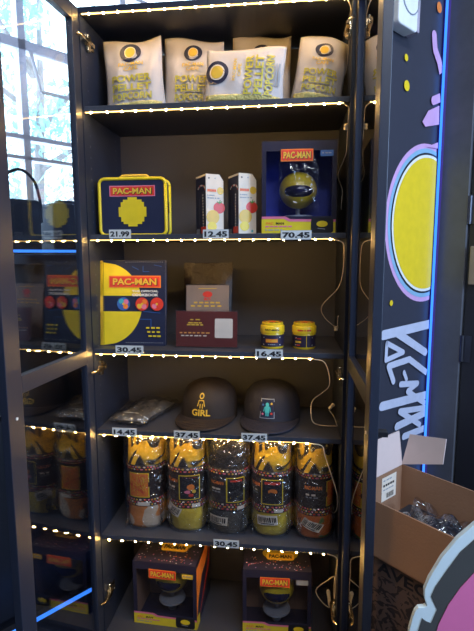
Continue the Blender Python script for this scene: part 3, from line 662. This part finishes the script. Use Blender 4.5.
for i, (cx, hw, h, bm_, em_, pc, pxx, stk, lg, lab) in enumerate(throws):
    t = thing('bagged_throw', lab, 'blanket', (cx, .125, zs), R([3,4,-5,-3,4][i]), 'bagged throws on the fifth shelf')
    dp = .082; ph = i*1.7
    def sh(x_, z_, off=0):                    # x_ = arc across, surface of the roll
        an = x_/hw; nx, ny = math.sin(an), -math.cos(an); nx = math.copysign(abs(nx)**.82, nx); ny = math.copysign(abs(ny)**.70, ny); k = 1-.07*abs(2*z_/h-1)**4 + .015*math.sin(14*z_/h*2+ph)
        return Vector(((hw*k+off)*nx, (dp*k+off)*ny, z_))
    b = MB(); n = 40
    prof = [(0.55,.0),(.85,.004),(.97,.02)]+[(1,.04+j*(h-.08)/8) for j in range(9)]+[(.99,h-.02),(.93,h-.006),(.5,h),(.02,h-.004)]
    vs = []
    for k, z_ in prof:
        for q in range(n):
            p = sh(2*PI*q/n*hw, z_); wv = 1+.02*math.sin(5*2*PI*q/n+ph)*(1-k if k < 1 else .4); vs.append((p.x*k*wv, p.y*k*wv, max(.001,p.z)))
    b.add(vs, [(j*n+q, j*n+(q+1)%n, (j+1)*n+(q+1)%n, (j+1)*n+q) for j in range(len(prof)-1) for q in range(n)]+[tuple(range(n-1,-1,-1))])
    b.build('rolled_throw', bm_, t, smooth='all')
    b = MB()                                   # the loose folded end below the label
    def fe(u, v): an = (u-.5)*4.4; p = sh(an*hw, .004+v*.085, .004*math.sin(v*PI)+.002*math.sin(9*u+3*v+ph)); return p
    b.grid(fe, 30, 10); b.build('folded_end', em_, t, smooth='all', solid=.002)
    b = MB(); z0, z1 = .085, .225
    b.grid(lambda u, v: sh((u-.5)*3.6*hw, z0+v*(z1-z0), .0045), 40, 6); b.build('label_band', lab_m, t, smooth='all', solid=.001)
    a = Art(.0005); rd = random.Random(i)
    for r_ in range(5):
        zz = (z1-.006, z1-.014, z0+.022, z0+.014, z0+.006)[r_]
        for k in range(20): a.disc((k-9.5)*hw*.15+(.004 if r_%2 else 0), zz, .0031, [cream,orange,red,gold,pinkp][(k*7+r_)%5], 6)
    a.up(); zc = (z0+z1)/2+.002
    a.rect(pxx-.028, pxx+.028, zc-.042, zc+.042, yellow, 8); a.up(); a.rect(pxx-.025, pxx+.025, zc-.039, zc+.039, pc, 8); a.up()
    if pc is orange:
        for k in range(26): a.stroke([(pxx+rd.uniform(-.022,.022), zc+rd.uniform(-.036,.036)), (pxx+rd.uniform(-.022,.022), zc+rd.uniform(-.036,.036))][:1]*1+[(pxx+rd.uniform(-.02,.02), zc+rd.uniform(-.035,.035))], .0012, [red,gold][k%2])
    else:
        a.rect(pxx-.018, pxx+.018, zc+.026, zc+.034, red, 5)
        if i != 2:
            a.disc(pxx, zc+.002, .010, orange, 14); a.disc(pxx-.008, zc-.014, .006, pinkp, 10); a.disc(pxx+.008, zc-.012, .006, gold, 10); a.rect(pxx-.006, pxx+.006, zc-.03, zc-.02, red)
        else:
            for k in range(8): a.disc(pxx+rd.uniform(-.02,.02), zc+rd.uniform(-.03,.02), .0014, [greyp,gold][k%2], 6)
    if lg:
        lx = pxx-.052 if pxx < .04 else pxx-.062
        a.text('PAC-MAN', lx, zc+.022, .012, orange, .040, .05); a.lines(lx-.016, lx+.014, zc, .006, cream, 2, i); a.lines(lx-.016, lx+.014, zc-.009, .004, greyp, 3, i+3)
    a.rect(pxx+.002, pxx+.028, z0+.004, z0+.016, cream, 3); a.up()
    if stk: a.barcode(stk[0]+.0, stk[1], .050, .030, stk[2])
    a.build('printed_label', t, lambda x_,y_,z_: sh(x_, z_, .0056-y_ if z_ > .075 else .0088-y_))
    b = MB(); n = 56; prof = [(j/22) for j in range(23)]; vs = []; rd = random.Random(i+50)
    pa = [rd.uniform(0,6) for _ in range(8)]
    for v in prof:
        z_ = v*(h+.004)
        for q in range(n):
            an = 2*PI*q/n; p = sh(an*hw, min(h, z_), 0); crk = .0045*math.sin(9*an+pa[0]+5*v)*math.sin(13*v+pa[1]+3*an) + .003*math.sin(23*an+pa[2]-11*v) + .0025*math.sin(41*v+pa[3]+7*an)
            fl = .010*max(0, math.cos(an-PI/2)**8)+.010*max(0, math.cos(an+PI/2)**8)
            rr = .0112+abs(crk)*.7+fl*.25*(.5+.5*math.sin(7*v+pa[4])); nn = Vector((math.sin(an), -math.cos(an), 0))
            k = 1 if .05 < v < .985 else .95
            vs.append(Vector((p.x*k, p.y*k, max(.0006, z_)))+nn*max(.003,rr))
    b.add(vs, [(j*n+q, j*n+(q+1)%n, (j+1)*n+(q+1)%n, (j+1)*n+q) for j in range(len(prof)-1) for q in range(n)])
    for sx_, zb_, hz_ in ((1, .004, .10), (-1, .004, .07), (1, .16, .08)):      # crumpled loose corners of the bag
        q0 = rd.uniform(0, 6)
        b.grid(lambda u, v: (sx_*(hw*.80+u*(hw*.22+.006*math.sin(5*v+q0))), -dp*.55-.022*math.sin(PI*u)*(.5+.5*math.sin(6*v+q0))-.010*math.sin(11*u+9*v+q0)-.012, zb_+v*hz_*(1-.3*u)+.006*math.sin(9*u+q0)*v), 14, 14)
    b.build('clear_bag', wrapm, t, smooth='all')

# ------------------------------------------------------------------ left of the cabinet, seen through the glass
darkm = pm('dark_counter', (.014,.016,.024), .45, var=.2)
blue_e = emit('blue_led', (.04,.22,1), 1.8)
t = thing('counter', 'dark counter under the window behind the left glass door', 'counter', uv(0,0,0))
def loc_slab(u0,u1,v0,v1,z0,z1,b=None):
    b = b or MB(); n0 = len(b.v); slab(b,u0,u1,v0,v1,z0,z1); b.v[n0:] = [tuple(Vector(q)-uv(0,0,0)) for q in b.v[n0:]]; return b
loc_slab(-1.3,1.2,.03,.66,.06,1.30).build('body', darkm, t); loc_slab(-1.32,1.22,.02,.70,1.30,1.335).build('counter_top', darkm, t, bevel=.003); loc_slab(-1.28,1.18,.06,.62,0,.06).build('toe_kick', black, t)
def tubeuv(name, u0, u1, v, z, lab, r=.006):
    q = uv(u0, v, z); b = MB(); b.tube([(0,0,0), uv(u1,v,z)-q], r, 8); o = b.build(name, blue_e, None); o.location = q; return tag(o, lab, 'light tube', 'blue light tubes')
tubeuv('blue_light_tube', -.6, .57, .712, 1.345, 'horizontal blue light tube along the front edge of the dark counter', .0045)
tubeuv('blue_light_tube', .0, .75, .782, .10, 'blue light tube near the floor behind the left glass door', .0065)
bagm = pm('dark_blue_bag_cloth', (.035,.05,.085), .8, bump=.4, bscale=90)
t = thing('tote_bag', 'dark tote bag with one looped handle on the counter by the window', 'bag', uv(.385,.42,1.335), math.atan2(.788,.616))
b = MB(); b.box(-.075,.075,-.05,.05,0,.205); b.build('bag_body', bagm, t, bevel=.015)
b = MB(); b.tube(smooth_path([(-.07,-.052,.12),(-.085,-.05,.20),(-.06,-.05,.275),(0,-.05,.31),(.05,-.05,.275),(.07,-.05,.20),(.07,-.052,.12)],6), .006, 6); b.build('handle', bagm, t, smooth='all')
t = thing('equipment_case', 'low dark case lying beside the tote bag by the window', 'case', uv(.68,.34,1.335), math.atan2(.788,.616))
b = MB(); b.box(-.16,.08,-.10,.10,0,.205); b.build('case_body', bagm, t, bevel=.012); b = MB(); b.box(-.10,.02,-.02,.02,.205,.225); b.build('handle', bagm, t, bevel=.006)
t = thing('padded_bag', 'small soft dark bag at the left end of the counter by the window', 'bag', uv(.15,.50,1.335), math.atan2(.788,.616))
MB().box(-.10,.10,-.10,.10,0,.165).build('bag_body', bagm, t, bevel=.02); MB().box(-.09,.09,-.103,-.100,.10,.108).build('zip', black, t)

# ------------------------------------------------------------------ right of the cabinet: arcade side with artwork
PO = Vector((.80,.13,0)); PD = Vector((.669,.743,0)); PN = Vector((.743,-.669,0)); PANG = math.atan2(.743,.669)
def onpanel(px, py):                     # pixel -> (s, z) on the art panel
    d = fw + rt*((px-237)/FPX) - up*((py-315.5)/FPX); k = (PO-CAM).dot(PN)/d.dot(PN); p = CAM+d*k
    return ((p-PO).dot(PD), p.z)
arcm = pm('arcade_side_vinyl', (.040,.042,.060), .35, var=.1)
t = thing('arcade_machine', 'dark arcade machine side with yellow disc artwork and PAC-MAN lettering', 'arcade machine', PO, PANG)
b = MB(); b.box(.03, .500, 0, .035, 0, 2.45); b.build('side_panel', arcm, t, bevel=.002)
a = Art(.0008)
def P(*l): return [onpanel(*q) for q in l]
c_ = (.450, 1.44); rp = .277
def clipd(r_, m_):
    q = []
    for i in range(73):
        g = 2*PI*i/72; x_ = c_[0]+r_*math.cos(g); q.append((min(.498, max(.032, x_)), c_[1]+r_*math.sin(g)))
    a.poly(q, m_); a.up()
lightb = pm('pale_blue_vinyl', (.25,.45,.62), .45); vy = pm('yellow_vinyl', (.82,.58,.02), .4); vw = pm('grey_white_vinyl', (.52,.54,.66), .45)
clipd(rp*1.03, ltpink); clipd(rp*.97, lightb); clipd(rp*.915, black); clipd(rp*.89, white); clipd(rp*.855, vy)
k_ = lambda l: [(min(.498,max(.032,x)), z) for x, z in l]
a.stroke(k_(P((433,36),(434,50),(438,62),(445,76))), .034, ltpink); a.disc(*onpanel(433,36), .017, ltpink)
a.stroke(k_(P((432,101),(441,99))), .030, ltpink); a.disc(*onpanel(432,101), .015, ltpink)
a.poly(k_(P((421,122),(427,111),(438,106),(438,125),(424,127))), ltpink); a.poly(k_(P((425,147),(438,143),(440,150))), ltpink)
for (x_, y_), r_, m_ in (((405,58),.011,vy), ((405.5,86),.017,vy), ((390,303),.010,vy), ((438,8),.018,orange)): a.disc(*onpanel(x_, y_), r_, m_, sx=1.0)
a.poly(k_(P((376,180),(376,205),(366,240),(360,250),(364,215))), vy)  # yellow stripe painted for the band reflected in the right door glass
a.poly(k_(P((366,28),(372,24),(378,34),(376,60),(368,64))), ltpink); a.disc(*onpanel(371,282), .010, vy)
sw = .030
for l, ww in (([(382,335),(428,324)],sw*1.15), ([(396,333),(424,352)],sw), ([(385.5,343),(384.5,360),(402,352),(385.5,343)],sw*.62),
              ([(426,372),(408,359),(387,366),(392,381)],sw*.8), ([(402.5,372),(405,379)],sw*.6), ([(399,384),(416,383),(406,391),(424,403)],sw*.75),
              ([(380,406),(426,394)],sw*1.1), ([(424,407),(398,411),(418,424)],sw*.75), ([(395,426),(424,412)],sw*1.0), ([(402,436),(422,428)],sw*.9)):
    a.stroke(k_(P(*l)), ww, vw)
    for e_ in (l[0], l[-1]):
        q = onpanel(*e_)
        if .05 < q[0] < .48: a.disc(q[0], q[1], ww/2, vw, 10)
a.build('printed_artwork', t)
b = MB(); b.box(.505,.530,-.012,.035,0,2.45); b.build('edge_trim', pm('violet_trim', (.06,.03,.20), .4), t)
q = PO+PD*.500-PN*(-.012); o = MB().tube([(0,0,.3),(0,0,2.45)], .0046, 10).build('blue_light_tube', blue_e); o.location = q+PN*.0; tag(o, 'vertical blue light tube on the edge of the arcade machine', 'light tube', 'blue light tubes')
# white wall box at the top of the art panel
s0, z0 = onpanel(394, 33); s1, _ = onpanel(405, 20)
t = thing('paper_dispenser', 'white plastic dispenser box mounted high on the arcade side panel', 'dispenser', PO+PD*(s0-.05)+Vector((0,0,z0)), PANG)
wdt = s1-s0+.05
b = MB(); b.prism(rrect(wdt, .30, .014, 5, wdt/2, .152), -.045, -.002); b.build('case', white, t, bevel=.004)
b = MB(); b.tube([(wdt*.58+.052*math.cos(g/24*2*PI), -.046, .10+.055*math.sin(g/24*2*PI)) for g in range(25)], .0022, 6); b.build('ring', greyp, t)
b = MB(); b.box(wdt+.0005, wdt+.014, -.045, -.002, .006, .298); b.build('side_cover', pm('mauve_plastic', (.42,.36,.44), .4), t, bevel=.003)

# black panels further right
pan = pm('charcoal_panel', (.085,.088,.105), .45, var=.15)
P2 = PO+PD*.540+PN*.0; 
t = thing('machine_front', 'plain charcoal panel of the next machine to the right of the blue light tube', 'arcade machine', P2, math.atan2(-.669,.743))
MB().box(0,.112,-.01,.03,0,2.5).build('front_panel', pan, t, bevel=.002)
t = thing('hinged_door', 'black door with two hinges at the right edge of the picture', 'door', P2+PN*.120, math.atan2(-.669,.743))
MB().box(0,.55,.0,.03,0,2.5).build('door_leaf', pm('matt_black_panel', (.016,.016,.022), .5), t)
for zz in (1.49, .98):
    b = MB(); b.tube([(-.001,-.006,zz-.05),(-.001,-.006,zz+.05)], .007, 10); b.box(-.001,.03,-.003,0,zz-.05,zz+.05); b.build('hinge', pm('dark_steel',(.10,.10,.12),.35,.9), t)
MB().box(.012,.04,-.02,0,1.22,1.36).build('beige_catch', pm('beige_plastic',(.25,.20,.15),.6), t, bevel=.004)

# ------------------------------------------------------------------ open carton on a patterned carton
card = pm('cardboard', (.30,.155,.085), .8, var=.1, scale=14, bump=.15, bscale=120); cardw = pm('white_cardboard_liner', (.66,.52,.48), .7, var=.04)
CA = math.atan2(-.70,.714); FL = Vector((.797,.053,0)); CZ0, CZ1, CL, CWd = .425, .60, .62, .29
t = thing('open_carton', 'brown cardboard carton with raised flaps, open, right of the cabinet', 'cardboard box', FL+Vector((0,0,CZ0)), CA)
hh = CZ1-CZ0; th = .005
b = MB(); b.box(0,CL,0,th,0,hh); b.box(0,CL,CWd-th,CWd,0,hh); b.box(0,th,th,CWd-th,0,hh); b.box(CL-th,CL,th,CWd-th,0,hh); b.box(0,CL,0,CWd,0,.004); b.build('carton_body', card, t)
def flap(name, pts, th_=.004, m_=[cardw, card]):
    p = [Vector(q) for q in pts]; n_ = (p[1]-p[0]).cross(p[2]-p[0]).normalized()*th_
    MB().add([*p, *[q+n_ for q in p]], [(0,1,2,3)], 0).add([*p, *[q+n_ for q in p]], [(4,7,6,5),(0,4,5,1),(1,5,6,2),(2,6,7,3),(3,7,4,0)], 1).build(name, m_, t)
def loc(px, py, Y):
    p = at(px, py, Y)-(FL+Vector((0,0,CZ0))); c, s = math.cos(-CA), math.sin(-CA); return (p.x*c-p.y*s, p.x*s+p.y*c, p.z)
flap('flap', [(.002, CWd*.25, hh), (.002, CWd-.004, hh), (-.012, CWd-.01, hh+.120), (-.012, CWd*.25, hh+.120)], m_=[cardw,cardw])
flap('flap', [(.004, CWd-.002, hh), (.150, CWd-.002, hh+.052), (.150, CWd+.012, hh+.134), (.022, CWd+.012, hh+.112)], m_=[cardw,cardw])
a = Art(.0006); a.rect(.0,.085,-.095,-.01,cream); a.up(); a.lines(.008,.06,-.022,.005,greyp,3); a.lines(.008,.075,-.040,.008,black,5,3); a.lines(.008,.07,-.055,.004,greyp,4,5)
for k in range(9): a.rect(.028+k*.005,.030+k*.005+.001*(k%2),-.088,-.070,black)
a.build('shipping_label', t, lambda x,y,z: (th-y+.0002, CWd-.125+x, hh+z-.005))
b = MB()
def cb(u,v): return (.10+u*.34, .04+v*.2, .09+.030*math.sin(u*9+2*v)*math.sin(v*8+u)+.012*math.sin(23*u+17*v)+.02*math.sin(PI*u)*math.sin(PI*v))
t2 = b.grid(cb, 40, 30).build('plastic_bag', film('loose_bag_film', 1.8, .12, (.7,.72,.8), 1, base=.12), None, smooth='all'); t2.location = FL+Vector((0,0,CZ0)); t2.rotation_euler = (0,0,CA)
tag(t2, 'crumpled clear plastic bag lying inside the open carton', 'plastic bag')
t3 = MB().box(.06,.50,.03,.25,.004,.07).build('dark_parcel', pm('dark_parcel_card', (.02,.018,.022), .7), None, bevel=.01); t3.location = FL+Vector((0,0,CZ0)); t3.rotation_euler = (0,0,CA)
tag(t3, 'dark parcel at the bottom of the open carton under the clear bag', 'parcel')
# patterned base carton
m, tt, bb = nt('leafy_brown_pattern'); vo = tt.nodes.new('ShaderNodeTexNoise'); vo.inputs['Scale'].default_value = 26; vo.inputs['Distortion'].default_value = 2.5; vo.inputs['Detail'].default_value = 1
tc = tt.nodes.new('ShaderNodeTexCoord'); tt.links.new(tc.outputs['Object'], vo.inputs['Vector']); cr = tt.nodes.new('ShaderNodeValToRGB')
cr.color_ramp.elements[0].position = .50; cr.color_ramp.elements[0].color = (.11,.065,.05,1); cr.color_ramp.elements[1].position = .53; cr.color_ramp.elements[1].color = (.03,.02,.02,1)
tt.links.new(vo.outputs['Fac'], cr.inputs[0]); tt.links.new(cr.outputs[0], bb.inputs['Base Color']); bb.inputs['Roughness'].default_value = .6
t = thing('patterned_carton', 'dark brown leaf patterned carton under the open cardboard carton', 'cardboard box', FL, CA)
MB().box(.01, CL-.02, .012, CWd-.01, 0, CZ0-.002).build('carton_body', m, t, bevel=.002)
a = Art(.0006); a.rect(.012, CL-.022, CZ0-.058, CZ0-.006, pm('brown_print_band',(.10,.06,.045),.6)); a.up(); a.text('AVECI', .19, CZ0-.032, .036, black, .18, .03); a.build('printed_name', t, lambda x,y,z: (x, y+.0118, z))

# ------------------------------------------------------------------ pink cut-out sign, near right
SY = -.55
def sp(*l): return [(lambda p: (p.x, p.z))(at(x, y, SY)) for x, y in l]
outer = sp((480,520),(474,525),(458,538.5),(441.6,558),(429,579),(424.5,590),(424.5,598),(427,606),(424,607.5),(418.5,608),(415,612),(412.5,618.5),(409,631)) + [(at(404,650,SY).x, .02), (1.55,.02), (1.55, .80)]
grey = sp((480,534),(474,539.5),(460,552),(446,571),(435,587),(431,596),(437,609),(431,623),(426,621),(422,618),(418,631)) + [(at(412,650,SY).x, .04), (1.53,.04), (1.53,.78)]
pink = sp((480,566),(474,572),(460,587),(448,604),(438.5,623),(436,631)) + [(at(431,650,SY).x, .10), (1.50,.10), (1.50,.74)]
x0 = outer[0][0]
t = thing('cutout_sign', 'large pink cut-out sign with dark grey band and white border, bottom right corner', 'sign', (x0, SY, 0))
sft = lambda l: [(x-x0, z) for x, z in l]
MB().prism(sft(outer), 0, .010).build('white_board', pm('pale_blue_white_board', (.60,.72,.76), .5, var=.04), t, bevel=.001)
MB().prism(sft(grey), -.0012, -.0001).build('grey_band', pm('grey_board_print', (.060,.062,.062), .5, var=.08), t)
MB().prism(sft(pink), -.0024, -.0013).build('pink_face', pm('pink_board_print', (.68,.16,.36), .5, var=.05), t)
MB().box(.12,.20,.011,.16,0,.02).add([(.15,.0105,.60),(.17,.0105,.60),(.17,.15,.02),(.15,.15,.02),(.15,.0105,.02),(.17,.0105,.02)],[(0,1,2,3),(0,4,5,1),(0,3,4),(1,5,2),(4,3,2,5)]).build('stand_strut', card, t)
